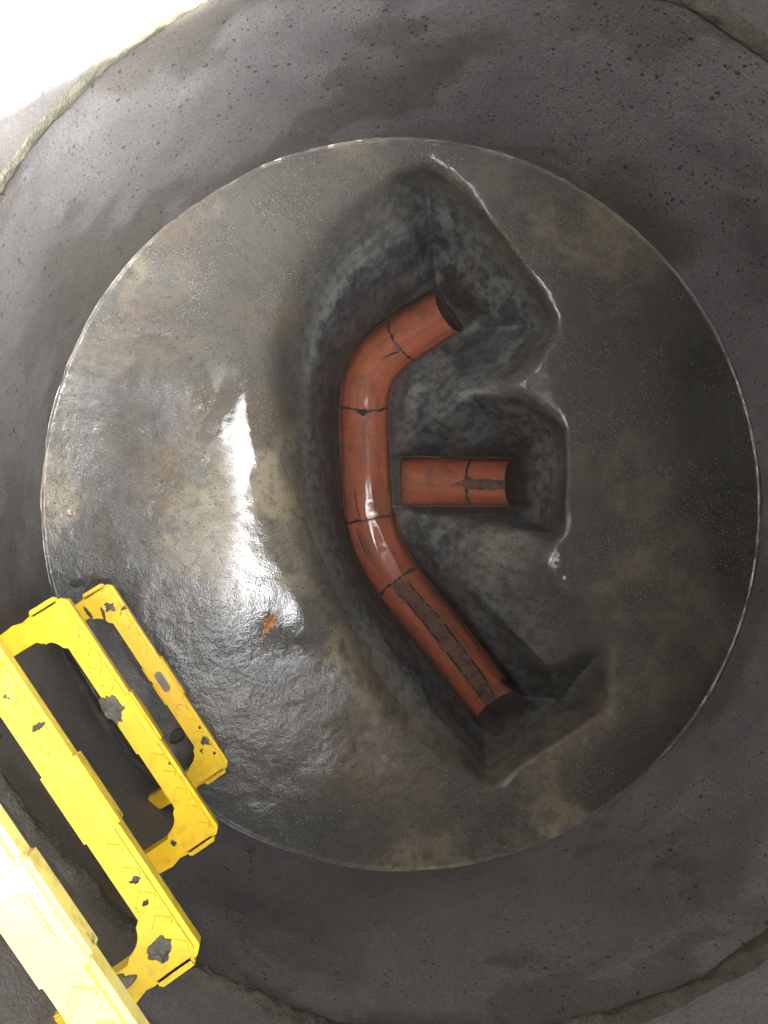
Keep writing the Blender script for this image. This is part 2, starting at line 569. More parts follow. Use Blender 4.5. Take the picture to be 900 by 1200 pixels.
def seg_dist(P, path, s):
    """distance to a centre line, arclength and signed side"""
    best = np.full(P.shape[:-1], 9.)
    arc = np.zeros(P.shape[:-1])
    past = np.zeros(P.shape[:-1], bool)
    for k in range(0, len(path), 2):
        d = np.hypot(P[..., 0]-path[k, 0], P[..., 1]-path[k, 1])
        m = d < best
        best[m] = d[m]
        arc[m] = s[k]
    for end, nb in ((0, 3), (-1, -4)):
        t = path[end]-path[nb]
        t = t/np.linalg.norm(t)
        ahead = (P[..., 0]-path[end, 0])*t[0]+(P[..., 1]-path[end, 1])*t[1]
        m = (ahead > -.001) & (np.abs(arc-s[end]) < .012)
        past |= m
    return best, arc, past


Z0 = Zs.copy()
P0 = unproj(GX, GY, Z0)
dm, am, pm = seg_dist(P0, main, ms)
ds, as_, ps = seg_dist(P0, side, ss)
nearc = np.minimum(dm, ds)
# softer shapes away from the channel lips: blend the blurs by distance and side
wfar = np.clip((nearc-.06)/.05, 0, 1)*np.clip((Z0+.10)/.05, 0, 1)
Z1 = Zs*(1-wfar)+Zl*wfar
leftside = np.clip((430-GX)/60, 0, 1)*wfar
Z1 = Z1*(1-leftside)+Zb*leftside
P1 = unproj(GX, GY, Z1)
rr = np.hypot(P1[..., 0], P1[..., 1])
X_, Y_, Zz = P1[..., 0], P1[..., 1], P1[..., 2]
un_ = fbm(X_*9, Y_*9, Zz*9, 4, 3)-.5
un2 = fbm(X_*40, Y_*40, Zz*40, 3, 9)-.5
amp = np.clip(nearc-.055, 0, .05)/.05
flowS = np.where(dm < ds*1.3, am, as_+3)
st = fbm(flowS*4, nearc*95, Zz*60, 5, 31)
st3 = fbm(flowS*9, nearc*300, Zz*120, 4, 37)
stb = fbm(flowS*2.2, nearc*34, Zz*20, 4, 39)
st2 = fbm(X_*22+un_*3, Y_*22, Zz*16, 5, 41)
n1 = fbm(X_*4.2+7+un2*.5, Y_*4.2, Zz*4, 6, 51)-.10*np.clip((X_-.1)/.35, 0, 1)  # tone drops to the right: darker cement plus painted light falloff
n2 = fbm(X_*19, Y_*19, Zz*19, 6, 61)
n3 = fbm(X_*95, Y_*95, Zz*60, 4, 71)
n1b = fbm(X_*13+1, Y_*13+5, Zz*13, 4, 91)
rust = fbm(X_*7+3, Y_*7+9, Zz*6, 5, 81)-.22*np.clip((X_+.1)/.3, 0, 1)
pit = np.clip((-.034-Z0)/.10, 0, 1)
pit = pit*(1-.5*np.clip((GX-500)/40, 0, 1)*np.clip((GY-600)/30, 0, 1)*np.clip((Z0+.22)/.06, 0, 1))   # the wedge between the lower pipes is the floor's own cement
rr = np.hypot(X_, Y_)
# sandy, ruffled strip along the lower left; smooth wet film along the crown of the left shoulder
lls = np.exp(-((np.degrees(np.arctan2(Y_, X_)) % 360-217)/17)**4)
sandy = np.clip(1.35-np.hypot((X_+.28)/.24, (Y_+.30)/.26), 0, 1)*(1-pit)
sandy = np.maximum(sandy, np.clip((rr-.50)/.06, 0, 1)*np.clip(-(X_*.9+Y_*.3)-.1, 0, .3)*2.2*(1-pit))
film = np.exp(-((GX-(287+.20*(GY-480)))/(34.+28*np.clip((GY-600)/100, 0, 1)))**4)*np.clip((GY-425)/40, 0, 1)*np.clip((800-GY)/50, 0, 1)
Z1 = Z1 + amp*(un_*.005 + un2*.0018)*(1-.8*film)
Z1 = Z1 + amp*(1-.93*film)*(1-.45*sandy)*((n2-.5)*.0018+(n3-.5)*.0011)
Z1 = Z1 + sandy*(fbm(X_*210, Y_*210, Zz*20, 2, 5)-.5)*.0010*(1-.95*film)
Z1 = Z1 + pit*amp*((st-.5)*.004+(st2-.5)*.003+(st3-.5)*.0026+(n2-.5)*.0010+(n3-.5)*.0010)
edge = np.clip((rr-(.5948-.011*lls))/(.0038+.011*lls), 0, 1.)
Z1 = Z1 + (.0026+.0050*lls)*edge**2*(.75+.4*fbm(X_*30, Y_*30, Zz, 2, 11)) + lls*edge*(fbm(X_*120, Y_*120, Zz, 3, 12)-.5)*.003
P1 = unproj(GX, GY, Z1)
rr = np.hypot(P1[..., 0], P1[..., 1])
zz_ = np.clip(Z1-ZS, 0, PR)
rad_ = np.sqrt(np.maximum(PR**2-(zz_/.42)**2, 0))+.0012
def in_quad(*ids):
    """samples inside the outline of a channel's last stretch"""
    m1, m2 = np.ones(GX.shape, bool), np.ones(GX.shape, bool)
    pts = [CP[i][:2] for i in ids]
    for a, b in zip(pts, pts[1:]+pts[:1]):
        cr = (b[0]-a[0])*(GY-a[1])-(b[1]-a[1])*(GX-a[0])
        m1 &= cr > 0
        m2 &= cr < 0
    return m1 | m2


hole = ((dm < PR+.0012) & (am > .035) & (am < ms[-1]-.035)) | ((ds < PR+.0012) & (as_ > .035) & ~ps & (Z1 < -.2))
hole |= ((dm < PR+.0012) & ~pm & (Z1 < ZS+.03)) | ((ds < PR+.0012) & ~ps & (Z1 < ZS+.03))
hole |= in_quad(le[0], le[1], re_[1], re_[0]) | in_quad(le[1], le[2], re_[2], re_[1]) | in_quad(le[-1], le[-2], re_[-2], re_[-1]) | in_quad(st_[0], st_[1], sb_[1], sb_[0])
keep = (rr < .625)
endz = (pm | ps) & ~hole
P1[..., 2] = np.where(hole, -.44, P1[..., 2])
idx = -np.ones(keep.shape, int)
idx[keep] = np.arange(keep.sum())
hq_ = np.stack([hole[:-1, :-1], hole[1:, :-1], hole[1:, 1:], hole[:-1, 1:]], -1).reshape(-1, 4)
eq_ = np.stack([endz[:-1, :-1], endz[1:, :-1], endz[1:, 1:], endz[:-1, 1:]], -1).reshape(-1, 4)
q = np.stack([idx[:-1, :-1], idx[1:, :-1], idx[1:, 1:], idx[:-1, 1:]], -1).reshape(-1, 4)
ok = (q >= 0).all(1) & ~hq_.all(1)
q = q[ok]
crown_ = np.clip((-.012-Z0)/.01, 0, 1)*np.clip((.075+Z0)/.03, 0, 1)*(GX > 430)*np.clip((n1b-.46)*9+.35, .0, 1)
veins = fbm((X_*.82+Y_*.57)*9+un_, (-X_*.57+Y_*.82)*60, Zz*34, 5, 101)
side_r = np.clip((GX-455)/20, 0, 1)
st = st*(1-side_r)+veins*side_r
st2 = .35*st2+.65*(veins*side_r+stb*(1-side_r))
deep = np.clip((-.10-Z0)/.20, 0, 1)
grime_shade = np.clip(deep*(.24+.9*(fbm(X_*14, Y_*14, Zz*12, 4, 111)-.25)), 0, 1)  # darkens with pit depth: ambient shade painted in with blotchy grime
grime_shade = np.maximum(grime_shade, np.clip(1-(nearc-PR)/.022, 0, 1)*.80*np.clip((-.18-Z0)/.08, 0, 1))
grime_shade = np.maximum(grime_shade, np.clip((X_-.10)/.42, 0, 1)*.85*(1-pit)*(.6+.8*n1b))  # right-hand floor darkened, the falloff of light painted in
wet = np.clip((nearc-.065)/.02, 0, 1)*np.clip(.05+.25*np.clip((n2-.5)*8, 0, 1)+film+sandy*.9+crown_+.8*edge, 0, 1)*(1-.75*pit*(1-np.clip(crown_, 0, 1)))
gloss = .05+.09*sandy*(1-film)+(.07+.12*np.clip((n1-.35)*3, 0, 1))*(1-np.clip(film+crown_, 0, 1))+.22*pit*(1-np.clip(crown_, 0, 1))
BZ = Z1
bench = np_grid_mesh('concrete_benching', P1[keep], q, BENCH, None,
                     {'grime_shade': grime_shade[keep], 'pit': pit[keep], 'near': (np.clip(1-(nearc-.05)/.05, 0, 1)*(GX < 480))[keep], 'n1': n1[keep], 'n2': n2[keep], 'n3': n3[keep],
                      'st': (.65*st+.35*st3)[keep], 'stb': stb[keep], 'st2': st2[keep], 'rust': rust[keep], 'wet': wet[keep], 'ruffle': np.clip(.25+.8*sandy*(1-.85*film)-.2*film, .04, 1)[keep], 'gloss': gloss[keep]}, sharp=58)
tag(bench, 'wet trowelled cement benching that slopes into the orange drain channels', 'manhole benching', kind='structure')


def bench_at(px, py):
    j = int((py-y0)/ST); i = int((px-x0)/ST)
    return hit(px, py, float(BZ[j, i]))


# ------------------------------------------------------------------ channels
def joint_ring(path, s, q, w, parent, a=1.52, seed=0, name='joint'):
    V, Q = [], []
    n = 44
    for k in range(n+1):
        ang = -a+2*a*k/n
        jw = w*(.6+.8*noise.noise(Vector((seed*3.1, k*.35, 0)))+.35*noise.noise(Vector((seed*5.1, k*1.3, 4))))
        sh = .004*noise.noise(Vector((seed*7.7, k*.16, 2)))
        for side_, lf in ((-1, .0002), (-.6, .0014), (.6, .0014), (1, .0002)):
            V.append(on_pipe(path, s, q+sh+side_*max(jw, .0012), ang, PR, lf))
    for k in range(n):
        for j in range(3):
            o = k*4+j
            Q.append((o, o+1, o+5, o+4))
    return mesh_obj(name, V, Q, GROUT, parent)


def ribbon(path, s, pts, parent, mat, name, lift=.0012, jitter=.002, seed=0, sub=12, dome=0.):
    """irregular strip lying on the channel wall; pts = (q, angle, halfwidth in metres)"""
    V, Q = [], []
    rows = []
    for (a, b) in zip(pts, pts[1:]):
        for k in range(sub):
            u = k/sub
            rows.append([a[i]*(1-u)+b[i]*u for i in range(3)])
    rows.append(list(pts[-1]))
    for i, (q_, an, hw) in enumerate(rows):
        j1 = jitter*noise.noise(Vector((i*.31, seed, 1)))+.4*jitter*noise.noise(Vector((i*.9, seed, 7)))
        j2 = jitter*noise.noise(Vector((i*.31, seed, 5)))+.4*jitter*noise.noise(Vector((i*.9, seed, 9)))
        w1, w2 = max(.0003, hw+j1), max(.0003, hw+j2)
        for v in (-1, -.7, 0, .7, 1):
            off = v*(w1 if v < 0 else w2)
            lf = .0002 if abs(v) == 1 else lift*(1+.5*noise.noise(Vector((i*.7, v*3, seed)))) + (dome if dome >= 0 else ((w1 if v < 0 else w2)**2)/(2*PR))*(1-v*v)
            V.append(on_pipe(path, s, q_, an+off/PR, PR, lf))
    for i in range(len(rows)-1):
        for j in range(4):
            o = i*5+j
            Q.append((o, o+1, o+6, o+5))
    return mesh_obj(name, V, Q, mat, parent)


def seal(path, s, q, dirn):
    """dark mortar closing the end of a channel, slightly dished, with a rounded top"""
    V, Q = [], []
    n, m = 26, 7
    for i in range(m+1):
        rho = i/m
        for k in range(n+1):
            a = -math.pi*.5+math.pi*k/n
            ang = a*1.0
            r_ = (PR+.0015)*rho
            c, t, nn = frame(path, s, q+dirn*(.0005+.004*math.cos(ang)*rho)+.0008*noise.noise(Vector((k*.5, i, q*50))))
            zt = ZS+.002
            V.append((c.x+nn.x*math.sin(ang)*r_, c.y+nn.y*math.sin(ang)*r_, zt-math.cos(ang)*r_))
    for i in range(m):
        for k in range(n):
            o = i*(n+1)+k
            Q.append((o, o+1, o+n+2, o+n+1))
    return mesh_obj('end_seal', V, Q, SEALM, None)


L1 = ms[-1]
q_j1 = near_s(main, ms, (472, 398)); q_j2 = near_s(main, ms, (426, 475)); q_j3 = near_s(main, ms, (435, 608)); q_j4 = near_s(main, ms, (468, 682))
mc = empty('main_channel', (*hit(430, 540, ZS).to_2d(), ZS-PR))
mc_root = mc


def to_local(o, root):
    o.parent = root
    o.matrix_parent_inverse = Matrix.Translation(root.location).inverted()


AH = math.pi/2+.06
cuts = [-.028, q_j1, q_j2, q_j3, q_j4, L1+.028]
names = ['channel_pipe', 'channel_bend', 'channel_pipe', 'channel_bend', 'channel_pipe']
segs = []
for k in range(5):
    g = .0008
    segs.append(pipe_mesh(names[k], main, ms, cuts[k]+g*(k > 0), cuts[k+1]-g*(k < 4), -AH, AH, None))
for o in segs: to_local(o, mc)
parts = [joint_ring(main, ms, q_, w, None, seed=i+1, name='cement_joint') for i, (q_, w) in enumerate([(q_j1, .0044), (q_j2, .0042), (q_j3, .0036), (q_j4, .0046)])]
parts += [seal(main, ms, .0015, -1), seal(main, ms, L1-.0015, 1)]
parts.append(ribbon(main, ms, [(q_j4-.001, 0.05, .004), (q_j4+.012, .05, .020), (q_j4+.06, .12, .017), (q_j4+.13, .18, .020), (L1-.06, .12, .019), (L1-.02, .05, .017), (L1-.002, 0, .014)], None, SILT, 'silt_deposit', .0036, .0075, 3, 20, .0015))
for sd in (-1, 1):
    parts.append(ribbon(main, ms, [(q_j4+.014, .10+sd*.30, .0012), (q_j4+.06, .12+sd*.30, .0018), (q_j4+.13, .18+sd*.33, .0022), (L1-.06, .14+sd*.33, .0022), (L1-.02, .05+sd*.26, .001)], None, CRACK, 'crack', .0028, .0016, 20+sd, 22))
    parts.append(ribbon(main, ms, [(q_j3-.062, -.02-sd*.42, .0005), (q_j3-.035, .0-sd*.40, .0012), (q_j3-.006, .05-sd*.36, .0008)], None, CRACK, 'crack', .0012, .0013, 30+sd, 16))
parts.append(ribbon(main, ms, [(q_j1+.004, .25, .0016), (q_j1+.02, .12, .0022), (q_j1+.045, .02, .0004)], None, CRACK, 'crack', .0012, .002, 41, 14))
parts.append(ribbon(main, ms, [(q_j2-.002, .0, .013), (q_j2+.006, .05, .010), (q_j2+.012, .08, .003)], None, CRACK, 'crack', .0019, .004, 47, 7))
parts.append(ribbon(main, ms, [(q_j2+.017, .12, .018), (q_j2+.020, .1, .014)], None, GROUT, 'cement_smear', .0012, .004, 50, 5))
parts.append(ribbon(main, ms, [(q_j3+.014, -.55, .0006), (q_j3+.045, -.55, .0011), (q_j3+.07, -.5, .0005)], None, CRACK, 'crack', .0012, .002, 55, 14))
parts.append(ribbon(main, ms, [(q_j3+.03, .35, .0006), (q_j3+.052, .4, .0014), (q_j3+.06, .3, .0005)], None, CRACK, 'crack', .0012, .002, 58, 14))
parts.append(ribbon(main, ms, [(.440, .16, .0004), (.470, .19, .0022), (.480, .21, .0055), (.486, .20, .0100), (q_j3-.004, .23, .0120)], None, WATER, 'water_film', .00025, .0016, 71, 14, -1))
parts.append(ribbon(main, ms, [(q_j3+.004, .24, .003), (q_j3+.02, .30, .0065), (q_j3+.05, .28, .0105), (q_j3+.095, .24, .0130), (q_j4-.006, .20, .010)], None, WATER, 'water_film', .00025, .0020, 73, 14, -1))
for o in parts: to_local(o, mc)
tag(mc, 'long orange clay half pipe bending twice through the pit', 'drain channel')

SC_ = empty('branch_channel', (*hit(535, 565, ZS).to_2d(), ZS-PR))
q_s = near_s(side, ss, (553, 565))
LS = ss[-1]
parts = [pipe_mesh('channel_pipe', side, ss, -.028, q_s-.0008, -AH, AH, None), pipe_mesh('channel_pipe', side, ss, q_s+.0008, LS-.001, -AH, AH, None),
         joint_ring(side, ss, q_s, .0052, None, seed=9, name='cement_joint'),
         seal(side, ss, .0015, -1),
         ribbon(side, ss, [(-.01, 0, .008), (.02, .05, .011), (q_s-.004, 0, .013), (q_s+.01, 0, .004), (q_s+.03, .02, .001)], None, SILT, 'silt_deposit', .003, .005, 61, 12, .001)]
for o in parts: to_local(o, SC_)
tag(SC_, 'short straight orange half pipe branch joining from the right', 'drain channel')
# cement haunch where the branch meets the main channel
hv, hq = [], []
cc = hit(465, 564, ZS)
for i in range(13):
    for j in range(15):
        u, v = i/12*2-1, j/14*2-1
        x = cc.x+u*.0125+.002*noise.noise(Vector((v*4, 1, u)))
        y = cc.y+v*.056
        hv.append((x, y, ZS+.008-.030*max(0, 1-v*v)**.5*(.75)+.006*(1-u*u)+.003*noise.noise(Vector((u*3, v*6, 3)))-.02*max(0, abs(u)-.75)))
for i in range(12):
    for j in range(14):
        o = i*15+j
        hq.append((o, o+15, o+16, o+1))
hn = mesh_obj('cement_haunch', hv, hq, HAUNCH, None)
to_local(hn, SC_)

# ------------------------------------------------------------------ chamber rings


def ring(name, z0, z1, mat, a, bsmooth, seed):
    fine = z0 < 1
    nA, nZ = (900, max(4, int((z1-z0)/.0045))) if fine else (360, 60)
    th = np.linspace(0, 2*np.pi, nA, endpoint=False)
    zz = np.linspace(z0, z1, nZ)
    T, ZZ = np.meshgrid(th, zz)
    x, y = np.cos(T), np.sin(T)
    d = (fbm(x*5, y*5, ZZ*7, 4, seed)-.5)*a+(fbm(x*36, y*36, ZZ*50, 3, seed+5)-.5)*.0022
    rad = R+d
    P = np.stack([x*rad, y*rad, ZZ], -1).reshape(-1, 3)
    O = np.stack([x*(R+.09), y*(R+.09), ZZ], -1).reshape(-1, 3)
    P = np.concatenate([P, O])
    n = nA*nZ
    I = np.arange(n).reshape(nZ, nA)
    Ir = np.roll(I, -1, 1)
    q1 = np.stack([I[:-1], I[1:], Ir[1:], Ir[:-1]], -1).reshape(-1, 4)
    q2 = np.stack([I[:-1], Ir[:-1], Ir[1:], I[1:]], -1).reshape(-1, 4)+n
    top = np.stack([I[-1], I[-1]+n, Ir[-1]+n, Ir[-1]], -1)
    bot = np.stack([I[0], Ir[0], Ir[0]+n, I[0]+n], -1)
    n1 = fbm(P[:, 0]*4, P[:, 1]*4, P[:, 2]*4, 5, seed+50)-.22*np.clip((P[:, 0]-.15)/.35, 0, 1)*(P[:, 2] < ZJ)  # lower wall darkens on the right, light falloff put into its tone
    n2 = fbm(P[:, 0]*28, P[:, 1]*28, P[:, 2]*28, 5, seed+60)
    sn = fbm(P[:, 0]*4.5+n2*.6, P[:, 1]*4.5, P[:, 2]*5.5, 6, seed+70)
    lim = .13*np.clip((.22-P[:, 2])/.22, 0, 1)+.15*np.clip((P[:, 2]-.35)/.07, 0, 1)*(P[:, 2] < ZJ+.02)
    lim += .05*np.clip((P[:, 1]-P[:, 0]*.6)/.5, 0, 1)
    sm = np.clip((sn+lim-.635)/.04, 0, 1)
    return np_grid_mesh(name, P, np.concatenate([q1, q2, top, bot]), mat, None, {'n1': n1, 'n2': n2, 'stain': sm})


r1 = ring('chamber_ring', -.05, ZJ-.004, WALL_LOW, .008, 0, 2)
tag(r1, 'dark damp concrete ring around the cement floor, pitted with blowholes', 'concrete ring', 'stacked concrete rings of the chamber')
r2 = ring('chamber_ring', ZJ+.006, .74, WALL_UP, .006, 0, 22)
tag(r2, 'paler concrete ring above the mortar joint, sunlit white at the top left', 'concrete ring', 'stacked concrete rings of the chamber')
r3 = ring('chamber_ring', 0.744, 1.578, WALL_LOW, .006, 0, 32)  # unseen; dark and begun low so less light bounces down
tag(r3, 'topmost concrete ring of the chamber, unseen and kept dark against bounced light, under the cover slab', 'concrete ring', 'stacked concrete rings of the chamber')


def band(name, z, hw, out, mat, parent, a0=0, a1=2*math.pi, seed=1, rag=.5):
    """ragged mortar bead squeezed out of a joint"""
    nA, nW = int(900*(a1-a0)/(2*math.pi)), 15
    T = np.linspace(a0, a1, nA)
    W = np.linspace(-1, 1, nW)
    T, W = np.meshgrid(T, W)
    x, y = np.cos(T), np.sin(T)
    w1 = hw*(1+rag*1.3*(fbm(x*11, y*11, x*0+seed, 4, seed)-.5)*2)
    smooth_ = 1-.6*np.clip(-x*.6+y*.8-.2, 0, 1)       # tooled off neatly on the far side
    w1 = w1*(1-.25*(1-smooth_))
    cz = z+.010*smooth_*(fbm(x*3, y*3, x*0, 3, seed+3)-.5)
    prof = np.clip(1-W**2, 0, 1)**.7
    if a1-a0 < 6: prof = prof*np.clip((T-a0)/.12, 0, 1)*np.clip((a1-T)/.12, 0, 1)
    bump_ = out*smooth_*(.35+1.3*fbm(x*16, y*16, W*2, 4, seed+8))*(1+.7*(fbm(x*70, y*70, W*5, 2, seed+1)-.5))
    rad = R+.006-(bump_+.006)*prof
    P = np.stack([x*rad, y*rad, cz+W*w1], -1).reshape(-1, 3)
    I = np.arange(nA*nW).reshape(nW, nA)
    q_ = np.stack([I[:-1, :-1], I[1:, :-1], I[1:, 1:], I[:-1, 1:]], -1).reshape(-1, 4)
    o = np_grid_mesh(name, P, q_, mat)
    if parent: o.parent = parent
    return o


band('mortar_joint', ZJ, .017, .010, MORTAR, r1, seed=4)
b2 = band('mortar_fillet', .045, .008, .009, MORTAR, r1, math.radians(198), math.radians(238), 9, .6)
# a ragged cement run down the wall beside the lowest rung
a_s = math.atan2(hit(285, 1000, .02).y, hit(285, 1000, .02).x)
sv, sq = [], []
for i in range(90):
    u = i/89
    z = .02+u*.40
    wob = .035*(noise.noise(Vector((u*2.5, 3, 0))))
    w = .010+.010*noise.noise(Vector((u*8, 5, 0)))+.006*noise.noise(Vector((u*25, 9, 0)))
    for j in range(9):
        v = j/8*2-1
        a_ = a_s+wob+v*w/R
        rad = R+.005-(1-v*v)*(.005+.004*max(-.6, noise.noise(Vector((u*22, v*3, 1))))+.005*noise.noise(Vector((u*60, v*6, 1))))
        sv.append((rad*math.cos(a_), rad*math.sin(a_), z))
for i in range(89):
    for j in range(8):
        o = i*9+j
        sq.append((o, o+9, o+10, o+1))
o = mesh_obj('cement_run', sv, sq, WALL_LOW, r1)

# ------------------------------------------------------------------ cover slab with its access opening, ground outside
ZT = 1.58
pu, qu = Vector((.842, .539)), Vector((-.539, .842))
OP = (-.46, .04, -.285, .27)               # p0,p1,q0,q1


def slab(name, z0, z1, half, mat, hole_, nsub=1):
    bm = bmesh.new()
    p0, p1, q0, q1 = hole_
    inner = [pu*p0+qu*q0, pu*p1+qu*q0, pu*p1+qu*q1, pu*p0+qu*q1]
    outer = [pu*-half+qu*-half, pu*half+qu*-half, pu*half+qu*half, pu*-half+qu*half]
    L = []
    for z in (z0, z1):
        L.append([[bm.verts.new((*p, z)) for p in inner], [bm.verts.new((*p, z)) for p in outer]])
    for k in range(4):
        n = (k+1) % 4
        bm.faces.new((L[1][0][k], L[1][1][k], L[1][1][n], L[1][0][n]))
        if z1 > z0+.001:
            bm.faces.new((L[0][0][k], L[0][0][n], L[0][1][n], L[0][1][k]))
            bm.faces.new((L[0][0][k], L[1][0][k], L[1][0][n], L[0][0][n]))
            bm.faces.new((L[0][1][k], L[0][1][n], L[1][1][n], L[1][1][k]))
    return bm_obj(name, bm, mat)


sl = slab('cover_slab', ZT, ZT+.12, .80, SLABM, OP)
tag(sl, 'concrete cover slab with a square access opening above the rungs', 'cover slab')
# ground sheet with a hole for the chamber
bm = bmesh.new()
gr0, gr1 = [], []
for k in range(64):
    a = 2*math.pi*k/64
    gr0.append(bm.verts.new((1.2*math.cos(a), 1.2*math.sin(a), ZT+.05)))
    gr1.append(bm.verts.new((1500*math.cos(a), 1500*math.sin(a), ZT+.05)))
gi = [bm.verts.new((*p, ZT+.05)) for p in (pu*-.802+qu*-.802, pu*.802+qu*-.802, pu*.802+qu*.802, pu*-.802+qu*.802)]
for k in range(64): bm.faces.new((gr0[k], gr1[k], gr1[(k+1) % 64], gr0[(k+1) % 64]))
ang0 = [math.atan2(v.co.y, v.co.x) % (2*math.pi) for v in gi]
own = [min(range(4), key=lambda j: abs((2*math.pi*(k+.0)/64-ang0[j]+math.pi) % (2*math.pi)-math.pi)) for k in range(64)]
for k in range(64):
    n = (k+1) % 64
    bm.faces.new((gi[own[k]], gr0[k], gr0[n]))
    if own[k] != own[n]: bm.faces.new((gi[own[k]], gr0[n], gi[own[n]]))
g = bm_obj('ground', bm, GROUND)
tag(g, 'trodden earth ground around the manhole', 'ground', kind='structure')

# ------------------------------------------------------------------ step rungs
RL, BW, TH = .310, .026, .016


def rung_frame_bm():
    """U-shaped moulded step: front bar, two arms, rounded inside corners"""
    bm = bmesh.new()
    out = [(0, 0), (RL, 0)]
    aw, ae = .027, -.140
    y_in = -BW
    ri_ = .024
    pts = [(.006, 0), (RL-.006, 0), (RL, -.006), (RL, -.045), (RL-.003, -.060), (RL-.004, ae), (RL-.027, ae)]
    cxr, cyr = RL-aw-ri_, y_in-ri_
    pts.append((RL-aw, -.095))
    for k in range(0, 9):
        a = math.radians(0+k*90/8)
        pts.append((cxr+ri_*math.cos(a), cyr+ri_*math.sin(a)))
    cxl = aw+ri_
    for k in range(0, 9):
        a = math.radians(90+k*90/8)
        pts.append((cxl+ri_*math.cos(a), cyr+ri_*math.sin(a)))
    pts += [(aw, -.095), (.027, ae), (.004, ae), (.003, -.060), (0, -.045), (0, -.006)]
    lo = [bm.verts.new((x, y, -TH)) for x, y in pts]
    hi = [bm.verts.new((x, y, 0)) for x, y in pts]
    bm.faces.new(hi)
    bm.faces.new(lo[::-1])
    n = len(pts)
    for k in range(n): bm.faces.new((lo[k], lo[(k+1) % n], hi[(k+1) % n], hi[k]))
    bmesh.ops.bevel(bm, geom=[e for e in bm.edges if e.calc_length() > 0 and abs(e.verts[0].co.z-e.verts[1].co.z) < 1e-5 and e.verts[0].co.z > -.001], offset=.0040, segments=4, affect='EDGES', clamp_overlap=False)
    return bm


def chevrons(bm):
    mid = -BW/2
    for side_ in (-1, 1):
        for k in range(5):
            tip = (.115-.0225*k) if side_ < 0 else (RL-.115+.0225*k)
            d = side_
            o = [(tip, mid), (tip+d*.0085, mid+.0088), (tip+d*.0135, mid+.0070), (tip+d*.0065, mid), (tip+d*.0135, mid-.0070), (tip+d*.0085, mid-.0088)]
            cx_ = sum(p[0] for p in o)/6
            lo = [bm.verts.new((x, y, -.001)) for x, y in o]
            hi = [bm.verts.new((cx_+(x-cx_)*.9, mid+(y-mid)*.92, .0024)) for x, y in o]
            bm.faces.new((hi[0], hi[1], hi[2], hi[3]))
            bm.faces.new((hi[0], hi[3], hi[4], hi[5]))
            for m in range(6): bm.faces.new((lo[m], lo[(m+1) % 6], hi[(m+1) % 6], hi[m]))


def box_bm(x0, x1, y0, y1, z0, z1, bev=.002, seg=2):
    bm = bmesh.new()
    bmesh.ops.create_cube(bm, size=1)
    for v in bm.verts:
        v.co = Vector(((x0+x1)/2+v.co.x*(x1-x0), (y0+y1)/2+v.co.y*(y1-y0), (z0+z1)/2+v.co.z*(z1-z0)))
    bmesh.ops.bevel(bm, geom=bm.edges[:], offset=bev, segments=seg, affect='EDGES')
    return bm


def capsule_bm(cx_, cy_, hx, hy, z0, z1, n=10):
    bm = bmesh.new()
    pts = []
    for s_, a0 in ((1, -90), (-1, 90)):
        for k in range(n+1):
            a = math.radians(a0+180*k/n)
            pts.append((cx_+s_*(hx-hy)+hy*math.cos(a), cy_+hy*math.sin(a)))
    lo = [bm.verts.new((*p, z0)) for p in pts]
    hi = [bm.verts.new((*p, z1)) for p in pts]
    bm.faces.new(hi)
    m = len(pts)
    for k in range(m): bm.faces.new((lo[k], lo[(k+1) % m], hi[(k+1) % m], hi[k]))
    bmesh.ops.bevel(bm, geom=[e for e in bm.edges if all(v.co.z > z1-1e-6 for v in e.verts)], offset=(z1-z0)*.4, segments=2, affect='EDGES')
    return bm


def make_rung():
    root = empty('step_rung')
    bm = rung_frame_bm()
    chevrons(bm)
    tr = bm_obj('tread', bm, YEL, root)
    tr.modifiers.new('normals', 'WEIGHTED_NORMAL').keep_sharp = True
    bm_obj('centre_sleeve', box_bm(.124, .190, -BW-.0022, .0028, -TH-.002, .0014, .0026, 3), YEL, root)
    ob = capsule_bm(.157, -BW/2, .0185, .0070, .0015, .0034)
    rim = bm_obj('reflector_rim', ob, YEL, root)
    bm_obj('reflector', capsule_bm(.157, -BW/2, .0160, .0054, .003, .0042), AMBER, root)
    for x in (0, RL):
        sgn = -1 if x == 0 else 1
        bm_obj('side_lip', box_bm(min(x-sgn*.004, x+sgn*.0055), max(x-sgn*.004, x+sgn*.0055), -.042, -.010, -TH+.002, -.004, .0018), YEL, root)
    return root


def copy_tree(o):
    c = o.copy()
    COL.objects.link(c)
    for ch in o.children:
        d = ch.copy()
        COL.objects.link(d)
        d.parent = c
    return c


TH0 = -1.0016
RUNG_AT = [(-.4774, -.1266, .112), (-.4774, -.1266, .362), (-.4774, -.1266, .612), (-.4574, -.1266, .806)]
rung = make_rung()
rlabels = ['lowest yellow plastic step rung, muddy, with an amber reflector',
           'yellow step rung with a cement splash over its middle, above the muddy lowest one',
           'pale sunlit yellow step rung with cement lumps at its lower right corner',
           'biggest yellow step rung, its near-white colour standing in for overexposure, cut off by the bottom left corner']
rungs = []
for k in range(4):
    o = rung if k == 0 else copy_tree(rung)
    rungs.append(o)
    o.location = RUNG_AT[k]
    o.rotation_euler = (math.radians(0), 0, TH0)
    for ch in o.children:                  # paler yellows paint overexposure onto the upper rungs; only the lowest keeps its amber insert
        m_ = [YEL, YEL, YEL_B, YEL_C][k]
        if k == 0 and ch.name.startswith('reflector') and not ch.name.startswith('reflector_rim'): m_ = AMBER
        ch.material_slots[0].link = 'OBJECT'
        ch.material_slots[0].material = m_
    tag(o, rlabels[k], 'step rung', 'yellow step rungs up the chamber wall')


